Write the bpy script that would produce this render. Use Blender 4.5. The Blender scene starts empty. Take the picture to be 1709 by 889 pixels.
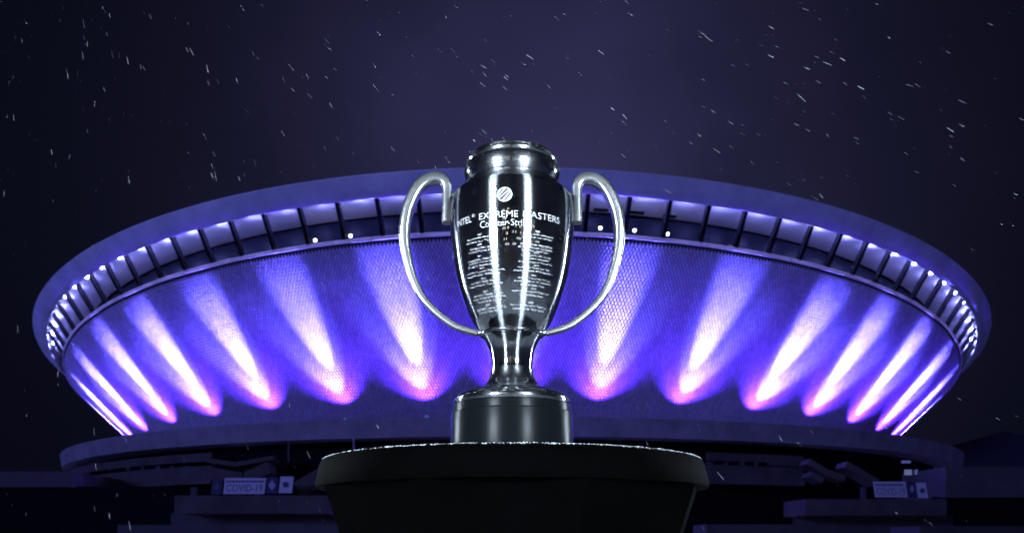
import bpy, bmesh, math, random
from mathutils import Vector, Matrix
R = math.radians
random.seed(7)
scene = bpy.context.scene
col = scene.collection

# ------------------------------------------------------------------ camera
FPX, CX, CY = 1443.33, 854.5, 444.5          # focal length and centre of the 1709 x 889 frame
PITCH = R(17.55)
ZC = 0.93
cam_d = bpy.data.cameras.new('camera')
cam_d.sensor_width = 36.0
cam_d.lens = 36.0 * FPX / 1709.0
cam_d.clip_start = 0.05
cam_d.clip_end = 5000
cam_d.dof.use_dof = True
cam_d.dof.focus_distance = 1.93
cam_d.dof.aperture_fstop = 7.2
cam = bpy.data.objects.new('camera', cam_d)
col.objects.link(cam)
cam.location = (0, 0, ZC)
cam.rotation_euler = (R(90) + PITCH, 0, 0)
scene.camera = cam

# ------------------------------------------------------------------ world: night sky, low cloud lit by the arena and the town
world = bpy.data.worlds.new('World')
scene.world = world
world.use_nodes = True
wn, wl = world.node_tree.nodes, world.node_tree.links
wn.clear()
def wnode(t, **k):
    n = wn.new(t)
    for a, b in k.items(): setattr(n, a, b)
    return n
def wmath(op, a, b=None, c=None):
    n = wnode('ShaderNodeMath', operation=op)
    for i, v in enumerate((a, b, c)):
        if v is None: continue
        if isinstance(v, (int, float)): n.inputs[i].default_value = v
        else: wl.new(v, n.inputs[i])
    return n.outputs[0]
sky = wnode('ShaderNodeTexSky', sky_type='NISHITA', sun_disc=False)
sky.sun_elevation = R(-4.0)
sky.sun_rotation = R(213.5)
tc = wnode('ShaderNodeTexCoord')
dot = wnode('ShaderNodeVectorMath', operation='DOT_PRODUCT')
wl.new(tc.outputs['Generated'], dot.inputs[0])
gd = Vector((0.06, 0.93, 0.42)).normalized()
dot.inputs[1].default_value = gd
ang = wmath('ARCCOSINE', dot.outputs['Value'])
a2 = wmath('POWER', wmath('DIVIDE', ang, 0.31), 2.0)
glow = wmath('EXPONENT', wmath('MULTIPLY', a2, -1.0))
nz = wnode('ShaderNodeTexNoise'); nz.inputs['Scale'].default_value = 3.2; nz.inputs['Detail'].default_value = 3
wl.new(tc.outputs['Generated'], nz.inputs['Vector'])
nmod = wmath('MULTIPLY_ADD', nz.outputs['Fac'], 1.7, 0.15)
glow = wmath('MULTIPLY', glow, nmod)
g1 = wnode('ShaderNodeBackground'); g1.inputs['Color'].default_value = (0.36, 0.33, 1.0, 1)
wl.new(wmath('MULTIPLY', glow, 0.066), g1.inputs['Strength'])
g2 = wnode('ShaderNodeBackground'); g2.inputs['Color'].default_value = (0.30, 0.36, 1.0, 1); g2.inputs['Strength'].default_value = 0.007
g3 = wnode('ShaderNodeBackground'); g3.inputs['Strength'].default_value = 0.02
wl.new(sky.outputs['Color'], g3.inputs['Color'])
ad1 = wnode('ShaderNodeAddShader'); ad2 = wnode('ShaderNodeAddShader'); wo = wnode('ShaderNodeOutputWorld')
wl.new(g1.outputs[0], ad1.inputs[0]); wl.new(g2.outputs[0], ad1.inputs[1])
wl.new(ad1.outputs[0], ad2.inputs[0]); wl.new(g3.outputs[0], ad2.inputs[1])
wl.new(ad2.outputs[0], wo.inputs['Surface'])

# added cold fill from behind the camera, brightening the roof edge and terrace
sun_d = bpy.data.lights.new('cold_fill_sun', 'SUN')
sun_d.energy = 1.10
sun_d.angle = R(8)
sun_d.color = (0.18, 0.21, 1.0)
sun = bpy.data.objects.new('cold_fill_sun', sun_d)
col.objects.link(sun)
sun.rotation_euler = (R(90 - 7), 0, R(-33.5))   # from behind the camera on the left, low

scene.view_settings.view_transform = 'Standard'
scene.view_settings.look = 'None'
scene.view_settings.exposure = 0.0
scene.view_settings.gamma = 1.0
scene.view_settings.use_curve_mapping = False
scene.render.engine = 'CYCLES'
scene.cycles.use_denoising = True
scene.cycles.max_bounces = 6
scene.cycles.diffuse_bounces = 3
scene.cycles.glossy_bounces = 5
scene.cycles.sample_clamp_indirect = 4.0
scene.cycles.caustics_reflective = False
scene.cycles.caustics_refractive = False
scene.cycles.use_light_tree = True

# ------------------------------------------------------------------ helpers
CP, SP = math.cos(PITCH), math.sin(PITCH)
def ray(px, py):
    a, b = (px - CX) / FPX, (CY - py) / FPX
    return Vector((a, CP - b * SP, SP + b * CP))
def at(px, py, Y):
    v = ray(px, py)
    return Vector((0, 0, ZC)) + v * (Y / v.y)

def tag(o, label=None, cat=None, group=None, kind=None):
    if label: o['label'] = label
    if cat: o['category'] = cat
    if group: o['group'] = group
    if kind: o['kind'] = kind
    return o
def empty(name, loc=(0, 0, 0), rz=0.0):
    o = bpy.data.objects.new(name, None)
    o.empty_display_size = 0.2
    col.objects.link(o)
    o.location = loc; o.rotation_euler = (0, 0, rz)
    return o
def link(name, mesh, parent=None):
    o = bpy.data.objects.new(name, mesh)
    col.objects.link(o)
    if parent is not None: o.parent = parent
    return o

class MB:
    def __init__(s): s.v = []; s.f = []
    def add(s, vs, fs):
        n = len(s.v); s.v += [tuple(p) for p in vs]; s.f += [tuple(i + n for i in f) for f in fs]
    def hexa(s, p):                              # 8 corners: bottom 0-3, top 4-7
        s.add(p, [(0, 3, 2, 1), (4, 5, 6, 7), (0, 1, 5, 4), (1, 2, 6, 5), (2, 3, 7, 6), (3, 0, 4, 7)])
    def box(s, c, d, rot=None):
        c = Vector(c); m = rot or Matrix.Identity(3)
        q = [(-1, -1, -1), (1, -1, -1), (1, 1, -1), (-1, 1, -1), (-1, -1, 1), (1, -1, 1), (1, 1, 1), (-1, 1, 1)]
        s.hexa([c + m @ Vector((a * d[0] / 2, b * d[1] / 2, e * d[2] / 2)) for a, b, e in q])
    def bar(s, a, b, w, h, up=(0, 0, 1)):
        a, b = Vector(a), Vector(b); t = (b - a).normalized(); u = Vector(up)
        x = t.cross(u).normalized(); y = x.cross(t).normalized()
        q = lambda p, i, j: p + x * (i * w / 2) + y * (j * h / 2)
        s.hexa([q(a, -1, -1), q(a, 1, -1), q(b, 1, -1), q(b, -1, -1), q(a, -1, 1), q(a, 1, 1), q(b, 1, 1), q(b, -1, 1)])
    def tube(s, pts, rad, n=12):
        pts = [Vector(p) for p in pts]; rad = rad if isinstance(rad, (list, tuple)) else [rad] * len(pts)
        rings = []
        for i, p in enumerate(pts):
            t = (pts[min(i + 1, len(pts) - 1)] - pts[max(i - 1, 0)]).normalized()
            u = Vector((1, 0, 0)) if abs(t.x) < 0.9 else Vector((0, 1, 0))
            x = t.cross(u).normalized(); y = t.cross(x)
            rings.append([p + (x * math.cos(k * 2 * math.pi / n) + y * math.sin(k * 2 * math.pi / n)) * rad[i] for k in range(n)])
        vs = [v for r_ in rings for v in r_]; fs = []
        for i in range(len(pts) - 1):
            for k in range(n):
                fs.append((i * n + k, i * n + (k + 1) % n, (i + 1) * n + (k + 1) % n, (i + 1) * n + k))
        fs.append(tuple(range(n))[::-1]); fs.append(tuple((len(pts) - 1) * n + k for k in range(n)))
        s.add(vs, fs)
    def lathe(s, prof, n=96, cx=0, cy=0):        # prof: (r, z) from bottom to top
        vs = []; fs = []
        for r_, z in prof:
            for k in range(n):
                a = 2 * math.pi * k / n
                vs.append((cx + r_ * math.cos(a), cy + r_ * math.sin(a), z))
        for i in range(len(prof) - 1):
            for k in range(n):
                fs.append((i * n + k, i * n + (k + 1) % n, (i + 1) * n + (k + 1) % n, (i + 1) * n + k))
        fs.append(tuple(range(n))[::-1]); fs.append(tuple((len(prof) - 1) * n + k for k in range(n)))
        s.add(vs, fs)
    def mesh(s, name, mat, smooth=None):
        m = bpy.data.meshes.new(name)
        m.from_pydata(s.v, [], s.f); m.update()
        bm = bmesh.new(); bm.from_mesh(m); bmesh.ops.recalc_face_normals(bm, faces=bm.faces); bm.to_mesh(m); bm.free()
        if mat: m.materials.append(mat)
        if smooth is not None:
            m.shade_smooth()
            m.set_sharp_from_angle(angle=R(smooth))
        return m
    def build(s, name, mat, parent=None, smooth=None):
        return link(name, s.mesh(name, mat, smooth), parent)

# ------------------------------------------------------------------ materials
def mat(name, color, rough=0.6, metal=0.0, var=0.0, vscale=3.0, bump=0.0, bscale=30.0, rvar=0.0, emit=None, es=0.0, aniso=0.0, coords='Object', spec=None):
    m = bpy.data.materials.new(name); m.use_nodes = True
    nt = m.node_tree; b = nt.nodes['Principled BSDF']; L = nt.links
    b.inputs['Base Color'].default_value = (*color, 1); b.inputs['Roughness'].default_value = rough; b.inputs['Metallic'].default_value = metal
    if spec is not None: b.inputs['Specular IOR Level'].default_value = spec
    t = nt.nodes.new('ShaderNodeTexCoord')
    if var or rvar:
        n = nt.nodes.new('ShaderNodeTexNoise'); n.inputs['Scale'].default_value = vscale; n.inputs['Detail'].default_value = 8; n.inputs['Roughness'].default_value = 0.65
        L.new(t.outputs[coords], n.inputs['Vector'])
        if var:
            r_ = nt.nodes.new('ShaderNodeMapRange'); r_.inputs['From Min'].default_value = 0.3; r_.inputs['From Max'].default_value = 0.7
            r_.inputs['To Min'].default_value = 1 - var; r_.inputs['To Max'].default_value = 1 + var
            L.new(n.outputs['Fac'], r_.inputs['Value'])
            x = nt.nodes.new('ShaderNodeVectorMath'); x.operation = 'SCALE'; x.inputs[0].default_value = color
            L.new(r_.outputs[0], x.inputs['Scale']); L.new(x.outputs[0], b.inputs['Base Color'])
        if rvar:
            r2 = nt.nodes.new('ShaderNodeMapRange'); r2.inputs['From Min'].default_value = 0.3; r2.inputs['From Max'].default_value = 0.7
            r2.inputs['To Min'].default_value = max(0.01, rough - rvar); r2.inputs['To Max'].default_value = rough + rvar
            L.new(n.outputs['Fac'], r2.inputs['Value']); L.new(r2.outputs[0], b.inputs['Roughness'])
    if bump:
        n2 = nt.nodes.new('ShaderNodeTexNoise'); n2.inputs['Scale'].default_value = bscale; n2.inputs['Detail'].default_value = 6
        L.new(t.outputs[coords], n2.inputs['Vector'])
        bp = nt.nodes.new('ShaderNodeBump'); bp.inputs['Strength'].default_value = bump; bp.inputs['Distance'].default_value = 0.02
        L.new(n2.outputs['Fac'], bp.inputs['Height']); L.new(bp.outputs[0], b.inputs['Normal'])
    if aniso:
        b.inputs['Anisotropic'].default_value = aniso
        b.inputs['Anisotropic Rotation'].default_value = .25
        tg = nt.nodes.new('ShaderNodeTangent'); tg.direction_type = 'RADIAL'; tg.axis = 'Z'
        L.new(tg.outputs[0], b.inputs['Tangent'])
    if emit:
        b.inputs['Emission Color'].default_value = (*emit, 1); b.inputs['Emission Strength'].default_value = es
    return m

M = {}
M['paving'] = mat('plaza paving', (0.55, 0.56, 0.60), 0.6, var=0.35, vscale=0.6, bump=0.3, bscale=8, rvar=0.15)
M['fascia'] = mat('painted roof edge', (0.78, 0.81, 0.86), 0.55, var=0.20, vscale=0.3, bump=0.05, bscale=3)
M['soffit'] = mat('painted soffit', (0.80, 0.80, 0.82), 0.6, var=0.08, vscale=0.4)
M['rib'] = mat('dark steel', (0.006, 0.006, 0.008), 0.6, spec=.1)
M['dark_glass'] = mat('dark glazing', (0.005, 0.006, 0.010), 0.3, spec=.02)
M['tile'] = mat('pale facade scale', (0.52, 0.50, 0.56), 0.9, var=0.10, vscale=0.25, spec=0.0)
_nt = M['tile'].node_tree; _b = _nt.nodes['Principled BSDF']; _src = _b.inputs['Base Color'].links[0].from_socket
_g = _nt.nodes.new('ShaderNodeNewGeometry'); _m = _nt.nodes.new('ShaderNodeMapRange'); _m.inputs['To Min'].default_value = .82; _m.inputs['To Max'].default_value = 1.10
_x = _nt.nodes.new('ShaderNodeVectorMath'); _x.operation = 'SCALE'
_nt.links.new(_g.outputs['Random Per Island'], _m.inputs['Value']); _nt.links.new(_src, _x.inputs[0]); _nt.links.new(_m.outputs[0], _x.inputs['Scale']); _nt.links.new(_x.outputs[0], _b.inputs['Base Color'])
M['joint'] = mat('facade joint', (0.05, 0.05, 0.06), 0.9, spec=0.0)
M['coping'] = mat('sandy coping', (0.70, 0.62, 0.54), 0.7, var=0.25, vscale=0.5)
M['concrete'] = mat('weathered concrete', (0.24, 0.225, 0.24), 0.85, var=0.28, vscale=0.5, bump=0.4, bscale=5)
M['concrete_dark'] = mat('shaded concrete', (0.06, 0.057, 0.052), 0.9, var=0.3, vscale=0.5, bump=0.4, bscale=5)  # darkest copy of the concrete, dim light put into its colour
M['concrete_mid'] = mat('half-shaded concrete', (0.066, 0.058, 0.05), 0.85, var=0.4, vscale=0.5, bump=0.4, bscale=5)  # in-between copy, the lower storey's weaker light put into its colour
M['black_void'] = mat('shade black', (0.004, 0.004, 0.005), 0.8, spec=.05)  # near-black, deep shade of recess and lower walls put into the colour
M['lamp_body'] = mat('lamp housing', (0.25, 0.25, 0.27), 0.4, metal=0.3)
M['bulb'] = mat('white lamp glass', (0.8, 0.8, 0.8), 0.3, emit=(0.25, 0.26, 1.0), es=800)
M['warm_bulb'] = mat('warm lamp glass', (0.8, 0.8, 0.7), 0.3, emit=(1.0, 0.95, 0.85), es=4)
M['flood_lens'] = mat('violet floodlight lens', (0.3, 0.2, 0.6), 0.2, emit=(0.35, 0.18, 1.0), es=6)
M['roof'] = mat('roof felt', (0.06, 0.06, 0.07), 0.9, var=0.2)

# ------------------------------------------------------------------ arena rings
RA, DA, TILT = 60.0, 2.0695, math.sin(R(6.636))
def ring(r, h, th, tilt=1.0):
    return Vector((RA * r * math.sin(th), RA * (DA - r * math.cos(th)), ZC + RA * (h + tilt * r * math.cos(th) * TILT)))
def cyl(px, py, r):                              # where a sight line meets the upright cylinder of radius r (near side)
    v = ray(px, py); c = RA * DA; a = v.x ** 2 + v.y ** 2; b = -2 * v.y * c; k = c * c - (RA * r) ** 2
    disc = b * b - 4 * a * k
    t = (-b - math.sqrt(max(disc, 0))) / (2 * a)
    return Vector((0, 0, ZC)) + v * t
def sweep(prof, th0, th1, n, closed=True):       # prof: list of functions th -> point
    mb = MB(); m = len(prof); vs = []; fs = []
    for i in range(n + 1):
        th = th0 + (th1 - th0) * i / n
        vs += [p(th) for p in prof]
    for i in range(n):
        for k in range(m if closed else m - 1):
            a, b = i * m + k, i * m + (k + 1) % m
            fs.append((a, b, b + m, a + m))
    if closed:
        fs.append(tuple(range(m))); fs.append(tuple(n * m + k for k in range(m)))
    mb.add(vs, fs); return mb

# ground
g = MB(); g.box((0, 400, -0.5), (5000, 5000, 1.0))
tag(g.build('ground', M['paving']), kind='structure')

# ---------- the saucer-shaped hall
arena = empty('arena_building', (0, RA * DA, 0))
tag(arena, 'saucer-shaped arena with violet-lit outward leaning wall and ring of roof lamps', 'arena')
def ab(mb, name, m, parent=arena, smooth=None):
    o = mb.build(name, m, parent, smooth)
    if parent is arena: o.matrix_parent_inverse = Matrix.Translation((0, -RA * DA, 0))
    return o
T_ = R(112)
# fascia: outer edge down to the lip
fa = sweep([lambda t: ring(1.025, 0.349, t), lambda t: ring(1.0265, 0.346, t), lambda t: ring(1.014, 0.3355, t), lambda t: ring(1.0, 0.327, t),
            lambda t: ring(0.9985, 0.327, t), lambda t: ring(0.9985, 0.3375, t), lambda t: ring(1.0, 0.349, t)], -T_, T_, 224)
fascia = ab(fa, 'roof_fascia', M['fascia'], smooth=40)
# roof
rf = MB(); n = 160; vs = []; fs = []
prof = [(1.0248, 0.3492), (0.9, 0.372), (0.6, 0.395), (0.25, 0.405)]
for (r_, h_) in prof:
    vs += [ring(r_, h_, 2 * math.pi * k / n) for k in range(n)]
for i in range(len(prof) - 1):
    for k in range(n): fs.append((i * n + k, i * n + (k + 1) % n, (i + 1) * n + (k + 1) % n, (i + 1) * n + k))
fs.append(tuple((len(prof) - 1) * n + k for k in range(n)))
rf.add(vs, fs); roof = ab(rf, 'roof', M['roof'])
# short snow guards on the roof edge
for k in range(14):
    th = R(2.0 + k * 1.25 + random.uniform(-.2, .2))
    b = MB(); b.bar(ring(1.024, 0.3520, th - R(.36)), ring(1.024, 0.3520, th + R(.36)), 0.25, 0.40)
    b.build('snow_guard', M['rib'], roof).matrix_parent_inverse = Matrix.Translation((0, -RA * DA, 0))
# drum behind the soffit, closes the dark gallery
dr = sweep([lambda t: ring(0.930, 0.336, t), lambda t: ring(0.930, 0.270, t), lambda t: ring(0.925, 0.270, t), lambda t: ring(0.925, 0.336, t)], -T_, T_, 200)
drum = ab(dr, 'gallery_glazing', M['dark_glass'], smooth=30)
gf = sweep([lambda t: ring(0.943, 0.272, t), lambda t: ring(0.9302, 0.272, t), lambda t: ring(0.9302, 0.268, t), lambda t: ring(0.939, 0.268, t)], -T_, T_, 200)
ab(gf, 'gallery_floor', M['concrete_dark'])
LAMP0, LSTEP = -78.2, 3.298
bays = [LAMP0 + LSTEP * k for k in range(-5, 54)]
bulb_mb = MB()
bulb_mb.lathe([(0.02, -0.16), (0.08, -0.13), (0.12, -0.07), (0.13, 0.0), (0.12, 0.07), (0.10, 0.12)], 12)
bulb_mesh = bulb_mb.mesh('lamp_globe', M['bulb'], 60)
cap_mb = MB(); cap_mb.lathe([(0.11, 0.12), (0.12, 0.125), (0.12, 0.14), (0.05, 0.16), (0.05, 0.19)], 12)
cap_mesh = cap_mb.mesh('lamp_socket', M['lamp_body'], 40)
IT = Matrix.Translation((0, -RA * DA, 0))
for d in bays:
    a0, a1 = R(d - LSTEP / 2 + 0.01), R(d + LSTEP / 2 - 0.01)
    pm = sweep([lambda t: ring(0.9985, 0.3372, t), lambda t: ring(0.9355, 0.334, t), lambda t: ring(0.9355, 0.3365, t), lambda t: ring(0.9985, 0.3397, t)], a0, a1, 4)
    ab(pm, 'soffit_panel', M['soffit'])
    # rib
    th = R(d + LSTEP / 2); s_ = R(0.16)
    # strut from the roof lip down to the coping
    rb = MB()
    e = s_
    for (A, B, w) in (((0.9972, .3300), (0.9650, .2900), .32),):
        a_, b_ = ring(*A, th), ring(*B, th)
        rb.bar(a_, b_, w, 0.42)
    ab(rb, 'rib', M['rib'])
    # lamp on its stem behind the lip
    p = ring(0.9920, 0.3352, R(d))
    lo = link('rim_lamp', cap_mesh, arena); lo.matrix_parent_inverse = IT; lo.location = p
    gl = link('lamp_globe', bulb_mesh, lo)
# dark slots in a few soffit bays
for (px, py, w) in ((746, 345, 14), (1017, 347, 26), (1084, 353.5, 28), (1148, 361.5, 24)):
    th = math.asin((at(px, py, 62).x) / (RA * 0.945)) if True else 0
    hw = w / 2 / 1443 * 68 / (RA * .945)
    sl = sweep([lambda t: ring(0.948, 0.3342, t), lambda t: ring(0.942, 0.3338, t), lambda t: ring(0.942, 0.3320, t), lambda t: ring(0.948, 0.3325, t)], th - hw, th + hw, 3)
    ab(sl, 'air_slot', M['rib'])
# leaning wall: backing, then scales as real relief
WT, WB = (0.9645, 0.2835), (0.7816, 0.154)
def wall(u, th, off=0.0):                        # u 0 bottom .. 1 top
    a = ring(*WB, th, 0.0); b = ring(*WT, th, 1.0); p = a.lerp(b, u)
    if off:
        nrm = Vector((math.sin(th), -math.cos(th), -0.78)).normalized(); p += nrm * off
    return p
bk = sweep([lambda t: wall(0, t), lambda t: wall(.5, t), lambda t: wall(1, t), lambda t: wall(1, t, -.5), lambda t: wall(0, t, -.5)], -T_, T_, 224)
wobj = ab(bk, 'leaning_wall', M['joint'], smooth=30)
tl = MB(); TV = tl.v; TF = tl.f
NR = 56; dth = R(0.32)
for j in range(-1, NR + 1):
    uc = (j + .5) / NR; hu = 1.0 / NR * 0.90
    ntheta = int(R(88) * 2 / dth)
    for i in range(ntheta):
        tc_ = -R(88) + (i + (0.5 if j % 2 else 0.0)) * dth
        if uc - hu < 0 or uc + hu > 1.0: continue
        ht = dth / 2 * 0.90
        k = len(TV)
        o0, o1 = 0.004, 0.080 + random.uniform(-.003, .003)
        TV.extend([tuple(wall(uc - hu, tc_, o0)), tuple(wall(uc, tc_ + ht, o0)), tuple(wall(uc + hu, tc_, o0)), tuple(wall(uc, tc_ - ht, o0)),
                   tuple(wall(uc - hu * .62, tc_, o1)), tuple(wall(uc, tc_ + ht * .62, o1)), tuple(wall(uc + hu * .62, tc_, o1)), tuple(wall(uc, tc_ - ht * .62, o1))])
        TF.extend([(k + 4, k + 5, k + 6, k + 7), (k, k + 1, k + 5, k + 4), (k + 1, k + 2, k + 6, k + 5), (k + 2, k + 3, k + 7, k + 6), (k + 3, k, k + 4, k + 7)])
tm = bpy.data.meshes.new('facade_scales'); tm.from_pydata(TV, [], TF); tm.update(); tm.materials.append(M['tile'])
to = link('facade_scales', tm, arena); to.matrix_parent_inverse = IT; to['kind'] = 'stuff'
# coping stones along the top of the wall
for k in range(-28, 29):
    a0, a1 = R(k * 3.298 - 1.62), R(k * 3.298 + 1.62)
    cp = sweep([lambda t: ring(0.9662, 0.2832, t), lambda t: ring(0.9668, 0.2885, t), lambda t: ring(0.960, 0.2888, t), lambda t: ring(0.960, 0.2832, t)], a0, a1, 3)
    ab(cp, 'coping_stone', M['coping'])
# terrace under the wall
ts = sweep([lambda t: ring(0.735, 0.1545, t, 0), lambda t: ring(0.852, 0.1545, t, 0), lambda t: ring(0.855, 0.150, t, 0), lambda t: ring(0.9435, 0.150, t, 0), lambda t: ring(0.9450, 0.1520, t, 0), lambda t: ring(0.9380, 0.1280, t, 0),
            lambda t: ring(0.900, 0.1295, t, 0), lambda t: ring(0.735, 0.1295, t, 0)], -T_, T_, 224)
terrace = ab(ts, 'terrace', M['concrete'], smooth=30)

def cyl_wall(name, x0, x1, y0, y1, r, m, depth=0.4, n=8, parent=arena):
    """slab standing on the cylinder of radius r, outline given by what the sight lines meet"""
    mb = MB(); vs = []; fs = []
    z1 = cyl((x0 + x1) / 2, y0, r).z; z0 = cyl((x0 + x1) / 2, y1, r).z
    A = cyl(x0, (y0 + y1) / 2, r); B = cyl(x1, (y0 + y1) / 2, r)
    t0 = math.atan2(A.x, RA * DA - A.y); t1 = math.atan2(B.x, RA * DA - B.y)
    q = r - depth / RA
    f = lambda rr, z: (lambda t: Vector((RA * rr * math.sin(t), RA * (DA - rr * math.cos(t)), z)))
    return ab(sweep([f(r, z0), f(r, z1), f(q, z1), f(q, z0)], t0, t1, n), name, m, parent)
# recess under the terrace, its shade painted near-black, and the storey below
f_ = lambda rr, z: (lambda t: Vector((RA * rr * math.sin(t), RA * (DA - rr * math.cos(t)), z)))
ab(sweep([f_(.890, 0), f_(.890, ZC + RA * .1297), f_(.885, ZC + RA * .1297), f_(.885, 0)], -T_, T_, 180), 'dark_recess', M['black_void'], smooth=30)
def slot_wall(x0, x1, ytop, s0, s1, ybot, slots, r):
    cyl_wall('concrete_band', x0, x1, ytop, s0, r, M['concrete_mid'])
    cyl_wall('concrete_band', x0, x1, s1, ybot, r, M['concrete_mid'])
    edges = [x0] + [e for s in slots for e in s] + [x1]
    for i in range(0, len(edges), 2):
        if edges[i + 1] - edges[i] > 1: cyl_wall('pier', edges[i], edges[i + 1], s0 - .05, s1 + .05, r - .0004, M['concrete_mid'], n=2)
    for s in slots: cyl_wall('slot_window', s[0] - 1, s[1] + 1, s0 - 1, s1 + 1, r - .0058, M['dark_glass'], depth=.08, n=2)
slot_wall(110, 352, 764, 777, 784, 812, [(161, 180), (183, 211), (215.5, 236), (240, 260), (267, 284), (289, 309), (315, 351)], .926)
slot_wall(1182, 1342, 757, 770, 777, 808, [(1190, 1212), (1216, 1238), (1243, 1262), (1258 + 8, 1284)], .926)
# lower ledges, ramps and plinths at the foot of the arena
def slab(name, x0, x1, y0, y1, Y, depth, m, lean=0, parent=arena):
    """block whose front face sits Y metres away; lean shifts its top edge sideways in pixels"""
    b = MB(); a, c, d_, e = at(x0, y1, Y), at(x1, y1, Y), at(x1 + lean, y0, Y), at(x0 + lean, y0, Y); D = Vector((0, depth, 0))
    b.hexa([a, c, c + D, a + D, e, d_, d_ + D, e + D])
    return ab(b, name, m, parent)
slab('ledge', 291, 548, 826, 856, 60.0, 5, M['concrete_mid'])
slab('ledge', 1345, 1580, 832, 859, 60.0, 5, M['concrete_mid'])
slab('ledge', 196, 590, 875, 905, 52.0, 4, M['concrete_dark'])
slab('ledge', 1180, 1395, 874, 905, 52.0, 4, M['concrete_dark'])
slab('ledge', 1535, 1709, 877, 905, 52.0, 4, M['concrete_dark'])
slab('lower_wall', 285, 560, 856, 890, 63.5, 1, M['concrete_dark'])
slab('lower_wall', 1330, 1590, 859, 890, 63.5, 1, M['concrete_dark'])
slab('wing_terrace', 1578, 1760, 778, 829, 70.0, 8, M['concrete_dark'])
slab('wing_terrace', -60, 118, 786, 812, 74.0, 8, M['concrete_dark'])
slab('lower_wall', -60, 292, 811, 905, 75.0, .6, M['black_void'])  # closes the gap below the wing, its darkness painted on
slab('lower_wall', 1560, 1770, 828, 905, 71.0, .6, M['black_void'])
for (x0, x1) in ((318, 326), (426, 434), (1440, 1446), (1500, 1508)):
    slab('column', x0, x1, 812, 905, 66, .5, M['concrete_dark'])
def ramp(pts, Y, dz, m=M['concrete_mid']):
    b = MB()
    for (p, q_) in zip(pts[:-1], pts[1:]):
        b.bar(at(*p, Y), at(*q_, Y), 2.2, dz)
    return ab(b, 'stair_ramp', m)
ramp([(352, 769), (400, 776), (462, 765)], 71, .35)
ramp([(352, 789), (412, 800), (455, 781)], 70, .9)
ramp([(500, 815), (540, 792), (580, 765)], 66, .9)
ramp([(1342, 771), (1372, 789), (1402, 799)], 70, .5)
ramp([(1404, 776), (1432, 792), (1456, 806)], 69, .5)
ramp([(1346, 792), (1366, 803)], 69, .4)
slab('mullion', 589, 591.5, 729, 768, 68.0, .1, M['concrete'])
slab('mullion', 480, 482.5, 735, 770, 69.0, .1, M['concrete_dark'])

# small lamps standing on the gallery edge
for i, (px, py) in enumerate(((526, 401), (585, 393.5), (1002, 380.5), (1059, 384.5), (1114, 390.5))):
    p = cyl(px, py, .9635)
    t = empty('gallery_lamp', p - Vector((0, 0, .30)))
    tag(t, ['leftmost round gallery lamp above the violet wall, left of the trophy', 'second round gallery lamp from left, just above the violet wall',
            'round gallery lamp seen inside the right trophy handle', 'bright round gallery lamp just right of the right trophy handle', 'dim rightmost round gallery lamp above the violet wall'][i],
        'lamp', 'round lamps on the gallery edge')
    b = MB(); b.lathe([(.10, 0), (.10, .05), (.03, .07), (.03, .17)], 12); b.build('lamp_foot', M['lamp_body'], t)
    b = MB(); b.lathe([(.04, .16), (.12, .20), (.16, .30), (.13, .40), (.03, .45)], 14)
    b.build('lamp_globe', M['warm_bulb'], t, 60)

# ------------------------------------------------------------------ violet floodlights on the terrace
LR = 0.826                                      # ring the floodlights stand on
FL = [0, 8.5, 17.3, 26.4, 35.5, 44.6, 53.8, 63.2, 72.6]
AIM = [0, 9.7, 19.8, 29.4, 38.0, 46.6, 56.5, 66.0, 75.5]      # each lamp leans a little outwards
num = ['', 'first', 'second', 'third', 'fourth', 'fifth', 'sixth', 'seventh', 'eighth']
house_mb = MB(); house_mb.box((0, 0, .72), (.46, .30, .34)); house_mb.box((0, -.165, .72), (.40, .03, .26))
house_mesh = house_mb.mesh('lamp_housing', M['lamp_body'])
lens_mb = MB(); lens_mb.lathe([(.05, .892), (.05, .905), (.03, .912)], 16); lens_mesh = lens_mb.mesh('lens', M['flood_lens'])
yoke_mb = MB(); yoke_mb.box((-.26, 0, .37), (.03, .08, .74)); yoke_mb.box((.26, 0, .37), (.03, .08, .74)); yoke_mb.box((0, 0, .02), (.60, .30, .04))
yoke_mesh = yoke_mb.mesh('yoke', M['rib'])
def spot(name, parent, loc, target, watt, size, blend, colr, rad):
    d = bpy.data.lights.new(name, 'SPOT'); d.energy = watt; d.spot_size = R(size); d.spot_blend = blend; d.color = colr; d.shadow_soft_size = rad
    o = bpy.data.objects.new(name, d); col.objects.link(o)
    o.parent = parent; o.matrix_parent_inverse = parent_inv(parent)
    o.location = loc; o.rotation_euler = (target - loc).to_track_quat('-Z', 'Y').to_euler()
    return o
def parent_inv(p):
    return (Matrix.Translation(p.location) @ p.rotation_euler.to_matrix().to_4x4()).inverted()
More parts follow.
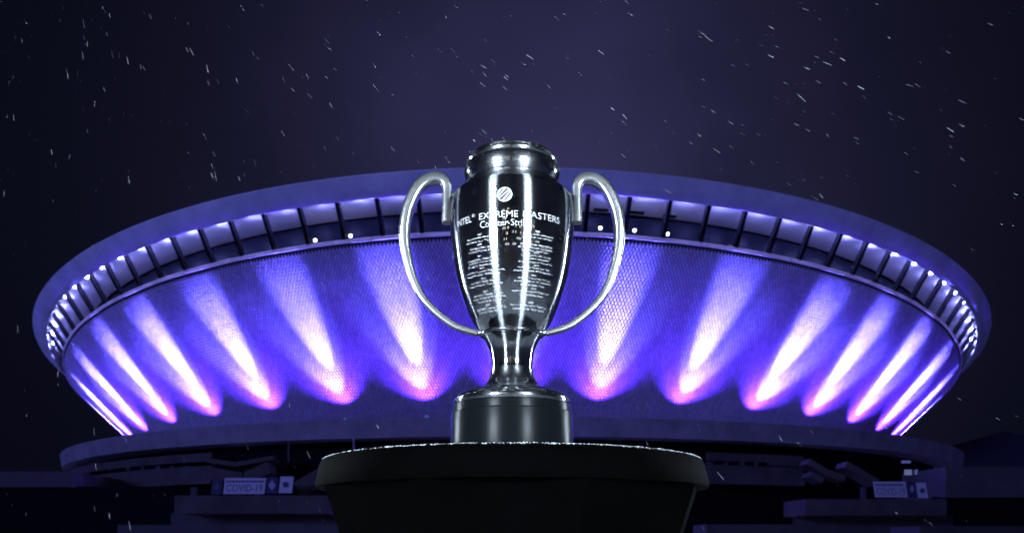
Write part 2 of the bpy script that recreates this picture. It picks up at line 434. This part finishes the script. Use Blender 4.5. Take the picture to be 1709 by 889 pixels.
for k, ad in enumerate(FL):
    for sgn in ((1,) if k == 0 else (-1, 1)):
        th = R(ad * sgn)
        base = ring(LR, 0.1547, th, 0)
        t = empty('floodlight', base, th)
        side = 'behind the trophy foot' if k == 0 else num[k] + (' left' if sgn < 0 else ' right') + ' of the trophy'
        tag(t, 'violet floodlight on the arena terrace, ' + side, 'floodlight', 'floodlights washing the arena wall')
        link('lamp_housing', house_mesh, t); link('lens', lens_mesh, t); link('yoke', yoke_mesh, t)
        src = base + Vector((0, 0, .96))
        top = ring(0.9668, 0.2890, th)
        out_ = math.hypot(top.x, top.y - RA * DA) - RA * LR
        hv = .060 * (top.z - src.z) / out_ * 0.985       # curved visor added to block spill beyond the coping
        hood = []
        for q_ in (-88, -75, -60, -45, -30, -15, 0, 15, 30, 45, 60, 75, 88):
            a_ = R(q_); rho = .060 * (-LR * math.cos(a_) + math.sqrt(.9668 ** 2 - (LR * math.sin(a_)) ** 2)) / (.9668 - LR)
            hood.append((rho * math.sin(a_), -rho * math.cos(a_)))
        vz = MB()
        for (xa, ya), (xb, yb) in zip(hood[:-1], hood[1:]):
            vz.hexa([(xa, ya, .86), (xb, yb, .86), (xb * 1.12, yb * 1.12, .86), (xa * 1.12, ya * 1.12, .86), (xa, ya, .96 + hv), (xb, yb, .96 + hv), (xb * 1.12, yb * 1.12, .96 + hv), (xa * 1.12, ya * 1.12, .96 + hv)])
        vz.build('spill_visor', M['lamp_body'], t)
        tt = R(AIM[k]) * sgn + R(random.uniform(-.5, .5)); pw = random.uniform(.85, 1.12)
        V = (.112, .094, 1.0)
        spot('beam', t, src, wall(.72, tt, 0), 470000 * pw, 24, 1.0, V, .002)
        spot('mid', t, src, wall(.50, tt, 0), 48000 * pw, 54, 1.0, V, .002)
        spot('wash', t, src, wall(.74, tt, 0), 19000, 118, 1.0, (.088, .022, 1.0), .002)

# ------------------------------------------------------------------ banners on the arena's lower storey
M['banner'] = mat('white banner cloth', (0.55, 0.55, 0.60), 0.7)
M['banner_dark'] = mat('navy banner cloth', (0.03, 0.03, 0.07), 0.7)
M['print'] = mat('navy print', (0.05, 0.05, 0.12), 0.7)
M['print_pale'] = mat('pale print', (0.35, 0.35, 0.5), 0.7)
def text_mesh(body, size=1.0, extrude=0.0):
    c = bpy.data.curves.new('lettering', 'FONT'); c.body = body; c.size = size; c.extrude = extrude; c.resolution_u = 3
    c.align_x = 'CENTER'; c.align_y = 'CENTER'
    o = bpy.data.objects.new('lettering', c); col.objects.link(o)
    dg = bpy.context.evaluated_depsgraph_get()
    m = bpy.data.meshes.new_from_object(o.evaluated_get(dg))
    bpy.data.objects.remove(o); bpy.data.curves.remove(c)
    return m
def panel(x0, x1, y0, y1, lean, Y, name, m, label, cat='banner', grp=None):
    c = at((x0 + x1) / 2, y1, Y)
    b = MB(); a, e, d_, f2 = at(x0, y1, Y), at(x1, y1, Y), at(x1 + lean, y0, Y), at(x0 + lean, y0, Y)
    D = Vector((0, .06, 0)); b.hexa([p - c for p in (a, e, e + D, a + D, f2, d_, d_ + D, f2 + D)])
    root = empty(name, c); tag(root, label, cat, grp)
    b.build('cloth', m, root)
    return root, c
def mark(root, c, pts, Y, m, name='print'):
    vs = [at(px, py, Y) - c + Vector((0, -.012, 0)) for px, py in pts]
    n = len(vs); D = Vector((0, .008, 0))
    b = MB(); b.add(vs + [v + D for v in vs], [tuple(range(n)), tuple(range(n, 2 * n))[::-1]] + [(i, (i + 1) % n, n + (i + 1) % n, n + i) for i in range(n)])
    return b.build(name, m, root)
def covid(x0, x1, y0, y1, lean, Y, label):
    root, c = panel(x0, x1, y0, y1, lean, Y, 'banner', M['banner'], label, grp='white printed banners')
    m = text_mesh('COVID-19'); m.materials.append(M['print'])
    xs = [v.co.x for v in m.vertices]; ys = [v.co.y for v in m.vertices]
    w, h = max(xs) - min(xs), max(ys) - min(ys); mx, my = (max(xs) + min(xs)) / 2, (max(ys) + min(ys)) / 2
    hh = y1 - y0
    for v in m.vertices:
        u = (v.co.x - mx) / w + .5; t = (v.co.y - my) / h + .5
        py = y1 - hh * (.14 + .46 * t); px = x0 + (x1 - x0) * (.06 + .88 * u) + lean * (y1 - py) / hh
        v.co = at(px, py, Y) - c + Vector((0, -.012, 0))
    link('lettering', m, root)
    # one line of print too small to read
    x = x0 + 3
    while x < x1 - 5:
        wd = random.uniform(2.2, 5.5)
        mark(root, c, [(x + lean * .74, y0 + hh * .28), (x + wd + lean * .74, y0 + hh * .28), (x + wd + lean * .84, y0 + hh * .15), (x + lean * .84, y0 + hh * .15)], Y, M['print'], 'small_print')
        x += wd + 1.1
covid(372.5, 441, 797, 823.5, 3, 62, 'white banner reading COVID-19 left of the black pedestal')
covid(1461, 1515, 803, 829, -4, 62, 'white banner reading COVID-19 far right under the terrace')
def diamond(x, y, w, h, lean=0): return [(x - w, y), (x, y + h), (x + w, y), (x, y - h)]
rt_, c_ = panel(444, 462, 796, 823, 2, 62, 'banner', M['banner_dark'], 'dark banner with pale diamond beside the left white banner', grp='dark banners with pale diamonds')
mark(rt_, c_, diamond(454, 809, 6, 9), 62, M['print_pale'])
rt_, c_ = panel(465, 487, 794.5, 822, 3, 62, 'banner', M['banner'], 'small white banner with dark blot, left of the black pedestal', grp='small white banners')
mark(rt_, c_, [(477 + 6.5 * math.cos(a) * (1.0 if i % 2 else .78), 808 + 6.2 * math.sin(a) * (1.0 if i % 2 else .72)) for i, a in enumerate([k * math.pi / 4 for k in range(8)])], 62, M['print'])
rt_, c_ = panel(352, 369, 798, 824, 3, 62, 'banner', M['banner_dark'], 'dark banner with faint diamond at the left end of the banner row', grp='dark banners with pale diamonds')
mark(rt_, c_, diamond(362, 811, 4, 6), 62, mat('faint print', (.09, .09, .15), .7))
rt_, c_ = panel(1517, 1530, 803, 829, -3, 62, 'banner', M['banner_dark'], 'dark banner beside the far right white banner', grp='dark banners with pale diamonds')
mark(rt_, c_, diamond(1522, 815, 4, 7), 62, M['print_pale'])
rt_, c_ = panel(1533, 1549, 805, 830, -4, 62, 'banner', M['banner'], 'small white banner with dark blot at the far right', grp='small white banners')
mark(rt_, c_, [(1539.5 + 4.5 * math.cos(a), 818 + 4.5 * math.sin(a)) for a in [k * math.pi / 4 for k in range(8)]], 62, M['print'])

# lit windows under the terrace on the right
M['lit'] = mat('lit window', (.2, .2, .25), .4, emit=(.55, .68, 1.0), es=.16)
M['lit_dim'] = mat('dim window', (.5, .5, .6), .4, emit=(.5, .55, 1.0), es=.06)
for (x0, x1, y0, y1, m_) in ((1510, 1522, 783, 792, M['lit']), (1527, 1532, 783, 791, M['lit_dim']), (1566, 1577, 785, 794, M['lit']), (1505, 1520, 768, 772, M['lit_dim'])):
    slab('lit_window', x0, x1, y0, y1, 75, .1, m_)

# dark ridge of a neighbouring roof to the right
M['far_roof'] = mat('far dark roof', (.012, .013, .02), .9)
hb = MB(); Yh = 130
pts = [(1560, 752), (1596, 741), (1640, 729), (1675, 719), (1700, 724), (1740, 733), (1800, 760), (1800, 860), (1560, 860)]
fr = [at(px, py, Yh) for px, py in pts]; n = len(fr); c0 = at(1680, 860, Yh)
hb.add([p - c0 for p in fr] + [p - c0 + Vector((8, 30, 0)) for p in fr], [tuple(range(n)), tuple(range(n, 2 * n))] + [(i, (i + 1) % n, n + (i + 1) % n, n + i) for i in range(n)])
hr = empty('dark_building', c0); tag(hr, 'black silhouette of a pitched roof at the right edge behind the arena', 'building')
hb.build('roof_and_walls', M['far_roof'], hr)

# ------------------------------------------------------------------ black pedestal
TY = 2.0
ZT = ZC + 0.168
M['pedestal'] = mat('black stone', (0.0004, 0.0005, 0.0006), 0.7, var=0.5, vscale=9, bump=0.12, bscale=140, spec=.015)
M['frost'] = mat('frost', (0.85, 0.87, 0.92), 0.6)
ped = empty('pedestal', (0, TY, 0)); tag(ped, 'black round flared pedestal with frosted rim under the trophy', 'pedestal')
z_low = at(530, 814, TY).z
RT = 0.421
b = MB(); b.lathe([(RT + .009, z_low - .004), (RT + .012, z_low + .006), (RT + .005, ZT - .012), (RT, ZT - .003), (RT - .006, ZT), (.05, ZT)], 128)
b.build('top_slab', M['pedestal'], ped, 30)
b = MB(); nf = 9; off = R(-112)
body = []
def poly(rad, z, n=nf):
    return [(rad * math.cos(off + 2 * math.pi * k / n), rad * math.sin(off + 2 * math.pi * k / n), z) for k in range(n)]
rt1 = RT + .009; sl_ = (30 / 74)
lev = [(rt1 * 1.0, z_low - .005), (rt1 - sl_ * .30, z_low - .30), (rt1 - sl_ * .36, z_low - .55), (.26, .12), (.32, .06), (.32, 0.0)]
vs = []; fs = []
for rad, z in lev: vs += poly(rad, z)
for i in range(len(lev) - 1):
    for k in range(nf): fs.append((i * nf + k, i * nf + (k + 1) % nf, (i + 1) * nf + (k + 1) % nf, (i + 1) * nf + k))
fs += [tuple(range(nf)), tuple((len(lev) - 1) * nf + k for k in range(nf))]
b.add(vs, fs); pb = b.build('faceted_stem', M['pedestal'], ped)
# frost crystals on the rim
fb = MB()
for i in range(1200):
    a = random.uniform(-math.pi, 0); rr = RT - .004 + random.uniform(-.012, .003); s = random.uniform(.0005, .0015) * (1.5 if random.random() < .1 else 1)
    if random.random() < .25: rr -= abs(random.gauss(0, .05))
    c = Vector((rr * math.cos(a), rr * math.sin(a), ZT - (.002 if rr > RT - .004 else 0) + s * .3))
    q_ = [Vector((1, 0, 0)), Vector((0, 1, 0)), Vector((-1, 0, 0)), Vector((0, -1, 0)), Vector((0, 0, .9)), Vector((0, 0, -.9))]
    m3 = Matrix.Rotation(random.uniform(0, 3), 3, 'Z') @ Matrix.Rotation(random.uniform(0, 1), 3, 'X')
    fb.add([c + m3 @ v * s * random.uniform(.7, 1.4) for v in q_], [(0, 1, 4), (1, 2, 4), (2, 3, 4), (3, 0, 4), (1, 0, 5), (2, 1, 5), (3, 2, 5), (0, 3, 5)])
fo = fb.build('frost', M['frost'], ped); fo['kind'] = 'stuff'

# ------------------------------------------------------------------ trophy
def chrome(name, base, r1, r2, aniso, mix):
    m = mat(name, base, r1, 1.0, rvar=0.0)
    nt = m.node_tree; L = nt.links; b1 = nt.nodes['Principled BSDF']
    b2 = nt.nodes.new('ShaderNodeBsdfAnisotropic'); b2.inputs['Color'].default_value = (*base, 1)
    b2.inputs['Roughness'].default_value = r2; b2.inputs['Anisotropy'].default_value = aniso
    tg = nt.nodes.new('ShaderNodeTangent'); tg.direction_type = 'RADIAL'; tg.axis = 'Z'; L.new(tg.outputs[0], b2.inputs['Tangent'])
    mx = nt.nodes.new('ShaderNodeMixShader'); mx.inputs[0].default_value = mix
    t = nt.nodes.new('ShaderNodeTexCoord'); n = nt.nodes.new('ShaderNodeTexNoise'); n.inputs['Scale'].default_value = 14; n.inputs['Detail'].default_value = 8
    L.new(t.outputs['Object'], n.inputs['Vector'])
    rr = nt.nodes.new('ShaderNodeMapRange'); rr.inputs['To Min'].default_value = mix * .5; rr.inputs['To Max'].default_value = mix * 1.5
    L.new(n.outputs['Fac'], rr.inputs['Value']); L.new(rr.outputs[0], mx.inputs[0])
    L.new(b1.outputs[0], mx.inputs[1]); L.new(b2.outputs[0], mx.inputs[2])
    L.new(mx.outputs[0], nt.nodes['Material Output'].inputs['Surface'])
    return m
M['chrome'] = chrome('polished silver', (.80, .84, .88), .025, .34, .80, .27)
M['chrome_plain'] = chrome('polished silver trim', (.86, .90, .94), .04, .30, .3, .22)
M['satin'] = mat('satin silver handle', (.95, .97, 1.0), .23, .95)
M['black_base'] = mat('black lacquer', (.006, .008, .010), .36, aniso=.8, spec=.22)
M['engraving'] = mat('white engraving', (.85, .87, .9), .5)
trophy = empty('trophy', (0, TY, ZT)); tag(trophy, 'tall silver two-handled trophy cup with engraved lettering on a black base', 'trophy')
def zpx(y): return at(854.5, y, TY).z - ZT
SC = at(954.5, 500, TY).x / 100.0
def rp(h, y): return h * (at(954.5, y, TY).x / 100.0)
def L_(prof): return [(rp(h, y), zpx(y)) for h, y in prof]
def lathe_part(name, prof, m, smooth=35, n=128):
    b = MB(); b.lathe(prof, n); return b.build(name, m, trophy, smooth)
zb = 0.0
lathe_part('black_base', [(rp(101.5, 738), 0.0005), (rp(102.5, 738), .003), (rp(102, 692), zpx(693)), (rp(100.5, 690), zpx(690.5)), (rp(98.5, 689), zpx(690))], M['black_base'])
lathe_part('base_collar', L_([(98.5, 689.8), (98.7, 679), (97.5, 676.5), (95, 676)]), M['black_base'])
def smooth_prof(pts, k=6):                       # Catmull-Rom through (half width, y) pixels
    out = []
    for i in range(len(pts) - 1):
        p0, p1, p2, p3 = pts[max(i - 1, 0)], pts[i], pts[i + 1], pts[min(i + 2, len(pts) - 1)]
        for j in range(k):
            t = j / k
            out.append(tuple(.5 * (2 * p1[a] + (p2[a] - p0[a]) * t + (2 * p0[a] - 5 * p1[a] + 4 * p2[a] - p3[a]) * t * t + (-p0[a] + 3 * p1[a] - 3 * p2[a] + p3[a]) * t ** 3) for a in (0, 1)))
    out.append(pts[-1]); return out
lathe_part('foot', L_(smooth_prof([(95.5, 675.9), (96.5, 671), (95, 666), (90, 661), (82, 657.5), (74, 656)]) + smooth_prof([(73, 654), (60, 650.5), (50, 646), (43, 639), (37.5, 629), (35, 615)])), M['chrome_plain'])
lathe_part('stem', L_(smooth_prof([(34.9, 614.8), (34.6, 605), (36.5, 590), (39.5, 580), (45, 569), (50, 562)])), M['chrome'])
lathe_part('stem_ring', L_(smooth_prof([(49, 561.8), (53, 561), (54, 558.5), (52.5, 556.3), (50, 556)])), M['chrome_plain'])
bodypts = smooth_prof([(52, 555.8), (62, 543.5), (70, 529), (77.5, 513), (83.5, 497), (89, 480), (94.5, 457), (98.8, 431), (101.8, 403), (103, 377), (102.3, 354), (100.5, 339), (97, 330.5), (90, 325), (80, 321)])
body_prof = L_(bodypts)
lathe_part('cup_body', body_prof, M['chrome'], 60, 192)
lathe_part('neck', L_(smooth_prof([(75, 320.8), (74.5, 313), (74.8, 309)]) + smooth_prof([(76.5, 308), (79, 300), (80, 292), (78.5, 284), (75, 278.5)])), M['chrome_plain'])
lathe_part('lid', L_([(73.5, 278.3)] + smooth_prof([(74.5, 277), (75.2, 273), (74, 269.5)]) + [(70.5, 269.2), (70.3, 265.5)] + smooth_prof([(69, 264), (55, 259), (30, 256), (8, 255)])), M['chrome_plain'])
# handles
def handle(sgn, xc=854.5):
    # centre line (pixels, for the left handle) and in-plane thickness
    cl = [(746, 372, 17), (746.2, 345, 17), (746.6, 318, 17), (744.5, 307, 18), (738, 300, 19), (727, 297.7, 20), (715, 300.3, 20), (704.5, 307, 20), (695, 318.5, 20), (686, 336, 19.5), (679, 357, 19), (675.3, 384, 18.3), (676.5, 412, 17), (683.5, 445, 15), (693, 473, 13.5), (708, 500, 12.5), (733, 525, 11.5), (762, 545, 11), (797, 556, 10)]
    P = []
    for i in range(len(cl) - 1):
        p0, p1, p2, p3 = cl[max(i - 1, 0)], cl[i], cl[i + 1], cl[min(i + 2, len(cl) - 1)]
        for j in range(8):
            t = j / 8
            P.append([.5 * (2 * p1[a] + (p2[a] - p0[a]) * t + (2 * p0[a] - 5 * p1[a] + 4 * p2[a] - p3[a]) * t * t + (-p0[a] + 3 * p1[a] - 3 * p2[a] + p3[a]) * t ** 3) for a in range(3)])
    P.append(list(cl[-1]))
    q = [(at(p[0], p[1], TY) - Vector((0, TY, ZT)), p[2] * SC) for p in P]
    sec = [(1, .62), (.80, .92), (.45, 1), (-.45, 1), (-.80, .92), (-1, .62), (-1, -.62), (-.8, -.92), (-.45, -1), (.45, -1), (.8, -.92), (1, -.62)]
    vs = []; fs = []; ns = len(sec)
    for i, (c, w) in enumerate(q):
        t = (q[min(i + 1, len(q) - 1)][0] - q[max(i - 1, 0)][0]); t.y = 0; t.normalize()
        nrm = Vector((-t.z, 0, t.x))
        dep = max(w * .62, .010)
        for a, e in sec:
            v = c + nrm * (a * w / 2) + Vector((0, e * dep, 0)); vs.append((v.x * (-sgn), v.y, v.z) if sgn > 0 else tuple(v))
    for i in range(len(q) - 1):
        for k in range(ns): fs.append((i * ns + k, i * ns + (k + 1) % ns, (i + 1) * ns + (k + 1) % ns, (i + 1) * ns + k))
    fs += [tuple(range(ns)), tuple((len(q) - 1) * ns + k for k in range(ns))]
    b = MB(); b.add(vs, fs); h = b.build('handle', M['satin'], trophy, 50)
    # lugs where the handle meets the cup
    l = MB(); s = -1 if sgn < 0 else 1
    for y in (324, 352):
        z = zpx(y); l.tube([(s * rp(92, y), 0, z), (s * rp(103, y), 0, z)], .006, 10)
    zz = zpx(555.5); l.tube([(s * rp(48, 556), 0, zz), (s * rp(60, 556), 0, zz + .001)], [.0095, .007], 10)
    l.build('lug', M['satin'], h, 40)
handle(-1); handle(1)
# drops of melted snow on the lid, the shoulder and the handles' side of the cup
M['water'] = mat('water drop', (.9, .93, .97), .05, .6)
wd = MB(); rd = random.Random(5)
def drop(c, nrm, s):
    nrm = nrm.normalized(); x = nrm.orthogonal().normalized(); y = nrm.cross(x)
    vs = [c + nrm * s * .55] + [c + (x * math.cos(k * 1.0472) + y * math.sin(k * 1.0472)) * s * .75 + nrm * s * .38 for k in range(6)] + [c + (x * math.cos(k * 1.0472) + y * math.sin(k * 1.0472)) * s for k in range(6)]
    wd.add(vs, [(0, 1 + k, 1 + (k + 1) % 6) for k in range(6)] + [(1 + k, 7 + k, 7 + (k + 1) % 6, 1 + (k + 1) % 6) for k in range(6)])
for _ in range(170):
    a = rd.uniform(-math.pi, 0); q_ = rd.random()
    if q_ < .40: y, h = rd.uniform(270, 277), 75.0
    elif q_ < .62: y, h = rd.uniform(285, 300), 79.6
    elif q_ < .78: y, h = rd.uniform(265.5, 269), 70.5
    else: y, h = 666, 95.2
    r_ = rp(h, y); z = zpx(y); drop(Vector((r_ * math.cos(a), r_ * math.sin(a), z)), Vector((math.cos(a), math.sin(a), .1)), rd.uniform(.0005, .0011))
wo_ = wd.build('water_drops', M['water'], trophy, 80); wo_['kind'] = 'stuff'
# engraved lettering wrapped round the cup
body_prof.sort(key=lambda p: p[1])
def rbody(z):
    for (r0, z0), (r1, z1) in zip(body_prof[:-1], body_prof[1:]):
        if z0 <= z <= z1: return r0 + (r1 - r0) * (z - z0) / max(z1 - z0, 1e-9)
    return body_prof[-1][0]
def zfront(y):                                   # height on the cup's near side seen at pixel row y
    z = zpx(y)
    for _ in range(12): z = at(854.5, y, TY - rbody(z)).z - ZT
    return z
def wrap(m, ang, z0, w=None, h=None, name='lettering', lift=.0007, parent=trophy):
    xs = [v.co.x for v in m.vertices]; ys = [v.co.y for v in m.vertices]
    W, H = max(xs) - min(xs), max(ys) - min(ys); mx, my = (max(xs) + min(xs)) / 2, (max(ys) + min(ys)) / 2
    k = h / H if h else w / W
    kx = w / W if w else k
    for v in m.vertices:
        z = z0 + (v.co.y - my) * k; r_ = rbody(z) + lift; a = ang + (v.co.x - mx) * kx / rbody(z0)
        v.co = (r_ * math.sin(a), -r_ * math.cos(a), z)
    if not m.materials: m.materials.append(M['engraving'])
    return link(name, m, parent)
PX = at(855.5, 400, TY - .14).x                  # one pixel in metres on the cup's near side
ZTI = zfront(356.5)
for word, a0, a1 in (('INTEL', -59, -38.5), ('EXTREME', -30, 5.3), ('MASTERS', 9.6, 47.5)):
    wrap(text_mesh(word), R((a0 + a1) / 2), ZTI, w=R(a1 - a0) * rbody(ZTI), h=11.4 * PX, name='title_lettering')
wrap(text_mesh('\u00ae'), R(-36.2), ZTI + 4 * PX, w=R(3.6) * rbody(ZTI), h=5.5 * PX, name='registered_mark')
wrap(text_mesh('Counter-Strike'), R(-6.5), zfront(370.5), w=87 * PX, h=11.6 * PX, name='game_lettering')
def emblem():
    bm_v, bm_f = [], []
    n = 48; rad = 13.2 * PX; ang0 = R(-6.5); z0 = zfront(324)
    def pt(x, y): 
        z = z0 + y; r_ = rbody(z) + .0008; a = ang0 + x / rbody(z0); return (r_ * math.sin(a), -r_ * math.cos(a), z)
    N = 44
    c45, s45 = math.cos(R(52)), math.sin(R(52))
    for i in range(N):
        for j in range(N):
            x0, y0 = -1 + 2 * i / N, -1 + 2 * j / N; d = 2 / N; xc, yc = x0 + d / 2, y0 + d / 2
            rr = math.hypot(xc, yc)
            if rr > 1: continue
            u = xc * s45 - yc * c45; t = xc * c45 + yc * s45   # u across the stripes, t along
            keep = rr > .86 or (abs(u + .28 - .10 * t) > .10 + .05 * t and abs(u - .10 - .12 * t) > .10 - .06 * t and abs(u - .52 + .05 * t) > .09 and abs(u + .66) > .07)
            if keep:
                k = len(bm_v); bm_v.extend([pt(x0 * rad, y0 * rad), pt((x0 + d) * rad, y0 * rad), pt((x0 + d) * rad, (y0 + d) * rad), pt(x0 * rad, (y0 + d) * rad)]); bm_f.append((k, k + 1, k + 2, k + 3))
    b = MB(); b.add(bm_v, bm_f); return b.build('round_emblem', M['engraving'], trophy)
emblem()
left = [(385, ['2007', 'Counter-Strike  PGS Gaming', 'WarCraft III  Yoan "ToD" Merlo']), (401.5, ['2009', 'Counter-Strike  fnatic', 'World of Warcraft  H O N']),
        (420.5, ['2011', 'Counter-Strike  Natus Vincere', 'StarCraft II  Counter Logic', 'Quake Live  Shane Hendrixson']), (441.5, ['2013', 'StarCraft II  Hyunwoo "YoDa" Kyeong', 'League of Legends  CJ Entus Blaze']),
        (459, ['2015', 'StarCraft II  Yoojin "Zest" Joo', 'League of Legends  Team SoloMid']), (481, ['2017', 'StarCraft II  Taeyang "TY" Jun', 'League of Legends  Flash Wolves', 'Counter-Strike  Astralis']),
        (504, ['2019', 'StarCraft II  Yoonsu "soO" Eo', 'Counter-Strike  Astralis'])]
right = [(382, ['2008', 'Counter-Strike  mousesports', 'WarCraft III  June "Lyn" Park']), (399, ['2010', 'Counter-Strike  Natus Vincere', 'World of Warcraft  Evil Geniuses', 'Quake Live  Shane "rapha"']),
         (418, ['2012', 'Counter-Strike  ESC Gaming', 'StarCraft II  MarineKing', 'League of Legends  Moscow Five']), (438.5, ['2014', 'StarCraft II  Yoojin "sOs" Kim', 'League of Legends  KT Rolster Bullets']),
         (456, ['2016', 'StarCraft II  Jung-Hun "Pol" Lee', 'League of Legends  SK Telecom T1', 'Counter-Strike  Fnatic']), (478, ['2018', 'StarCraft II  Byungchul "Rogue" Lee', 'Counter-Strike  Fnatic']),
         (501.5, ['2020', 'StarCraft II  Byungchul "Rogue" Lee', 'Counter-Strike  Natus Vincere'])]
for colm, ang in ((left, R(-31)), (right, R(24))):
    for y0, rows in colm:
        for i, t_ in enumerate(rows):
            m = text_mesh(t_); xs = [v.co.x for v in m.vertices]; W = max(xs) - min(xs)
            z = zfront(y0 + 5.4 * i + 1.5)
            wrap(m, ang + R(random.uniform(-1.2, 1.2)) , z, w=W * 4.9 * PX * .98, h=(3.9 if i else 3.4) * PX, name='engraved_line')

# ------------------------------------------------------------------ lamps in front of the cup (seen mirrored in it)
M['led'] = mat('led panel', (.8, .8, .8), .4, emit=(.72, .86, 1.0), es=105)
M['led_edge'] = mat('led strip', (.8, .8, .8), .4, emit=(.72, .84, 1.0), es=62)
def stand_lamp(x, y, zc, w, h, m, label):
    t = empty('photo_lamp', (x, y, 0)); aim = Vector((0, TY, 1.45)) - Vector((x, y, zc)); t.rotation_euler = (0, 0, math.atan2(-aim.x, aim.y))
    tag(t, label, 'lamp', 'lamps on stands around the cup')
    pole = MB(); pole.tube([(0, 0, .35), (0, 0, zc)], .015, 10); pole.build('pole', M['rib'], t, 40)
    for k in range(3):
        a = k * 2.094 + .5; l = MB(); l.tube([(0, 0, .55), (.55 * math.cos(a), .55 * math.sin(a), .012)], .011, 8); l.build('leg', M['rib'], t, 40)
    hd = MB(); hd.box((0, -.03, zc), (w + .05, .06, h + .05)); hd.build('lamp_head', M['rib'], t)
    em = MB(); em.box((0, .008, zc), (w, .012, h)); em.build('lamp_panel', m, t)
stand_lamp(-2.15, -1.25, 1.95, .80, .80, M['led'], 'square lamp on a stand, mirrored as the left bright streak on the cup')
stand_lamp(1.75, -1.35, 1.95, .70, .80, M['led'], 'square lamp on a stand, mirrored as the right bright streak on the cup')
stand_lamp(-3.75, 4.35, 1.9, .22, 1.9, M['led_edge'], 'tall strip lamp on a stand beyond the left edge, mirrored at the cup side')
stand_lamp(3.75, 4.35, 1.9, .22, 1.9, M['led_edge'], 'tall strip lamp on a stand beyond the right edge, mirrored at the cup side')
# street lamps of the square behind the camera
M['sodium'] = mat('street lamp glass', (.8, .7, .5), .3, emit=(1.0, .72, .42), es=18)
for i, (x, y) in enumerate(((-16, -22), (-7, -34), (5, -30), (17, -24), (28, -38), (-30, -40))):
    t = empty('street_lamp', (x, y, 0)); tag(t, ['first', 'second', 'third', 'fourth', 'fifth', 'sixth'][i] + ' street lamp on the square, glinting in the cup', 'street lamp', 'street lamps on the square')
    b = MB(); b.tube([(0, 0, 0), (0, 0, 1), (0, 0, 7.6), (0, .5, 8.0), (0, 1.2, 8.1)], [.11, .08, .06, .05, .04], 10); b.build('pole', M['rib'], t, 40)
    b = MB(); b.box((0, 1.5, 8.1), (.28, .8, .14)); b.build('lamp_head', M['lamp_body'], t)
    b = MB(); b.box((0, 1.5, 8.01), (.22, .7, .05)); b.build('lamp_glass', M['sodium'], t)

# blocks of the town behind the camera (they show only as a skyline mirrored in the cup)
M['town_wall'] = mat('town facade', (.20, .19, .18), .9, var=.2)
M['town_window'] = mat('lit town window', (.6, .5, .4), .4, emit=(1.0, .80, .55), es=2.2)
M['town_window_cold'] = mat('cold lit town window', (.5, .5, .6), .4, emit=(.65, .78, 1.0), es=2.2)
rt2 = random.Random(11)
for i, (x, y, w, h) in enumerate(((-62, -95, 34, 22), (-20, -110, 26, 34), (16, -100, 30, 18), (58, -92, 36, 28))):
    t = empty('town_block', (x, y, 0)); tag(t, ['far left', 'tallest', 'lowest', 'far right'][i] + ' town block behind the camera, mirrored small in the cup', 'building', 'town blocks mirrored in the cup')
    b = MB(); b.box((0, 0, h / 2), (w, 14, h)); b.build('wall', M['town_wall'], t)
    b = MB(); b.box((0, 0, h + .4), (w + 1, 15, .8)); b.build('roof', M['roof'], t)
    wmesh = {}
    for kind in ('town_window', 'town_window_cold', 'dark_glass'):
        q_ = MB(); q_.box((0, 0, 0), (1.6, .2, 1.7)); wmesh[kind] = q_.mesh('window', M[kind])
    for fl in range(int(h // 4)):
        for k in range(int(w // 4)):
            kind = rt2.choice(['town_window', 'dark_glass', 'dark_glass', 'town_window_cold', 'dark_glass'])
            o = link('window', wmesh[kind], t); o.location = (-w / 2 + 2.2 + k * 4, 7.05, 2.2 + fl * 4)

# ------------------------------------------------------------------ falling snow
M['snow'] = mat('snow', (.55, .57, .62), .6)
vdir = ray(18, -605).normalized()
sn = MB()
rs = random.Random(21)
for i in range(780):
    px, py = rs.uniform(-20, 1730), rs.uniform(-20, 889) if rs.random() < .55 else rs.uniform(-20, 330)
    dist = 3.0 * (14.0 / 3.0) ** (rs.random() ** .8)
    v = ray(px, py); c = Vector((0, 0, ZC)) + v * dist
    ln = rs.uniform(.045, .10) * min(1.3, 900 / math.hypot(px - 18, py + 605)); th_ = rs.uniform(.0006, .0012) * (dist / 5) ** .35
    t = (vdir + Vector((rs.gauss(0, .06), rs.gauss(0, .06), rs.gauss(0, .06)))).normalized()
    x = t.cross(Vector((0, 1, 0))).normalized(); y = t.cross(x)
    vs = [c + t * ln / 2, c - t * ln / 2]
    for s in (.3, -.3):
        vs += [c + t * ln * s + (x * math.cos(a) + y * math.sin(a)) * th_ for a in (0, 1.57, 3.14, 4.71)]
    fs = [(0, 2 + k, 2 + (k + 1) % 4) for k in range(4)] + [(2 + k, 6 + k, 6 + (k + 1) % 4, 2 + (k + 1) % 4) for k in range(4)] + [(1, 6 + (k + 1) % 4, 6 + k) for k in range(4)]
    sn.add(vs, fs)
so = sn.build('falling_snow', M['snow']); tag(so, 'fine wind-driven snow falling through the night air', 'snow', kind='stuff')
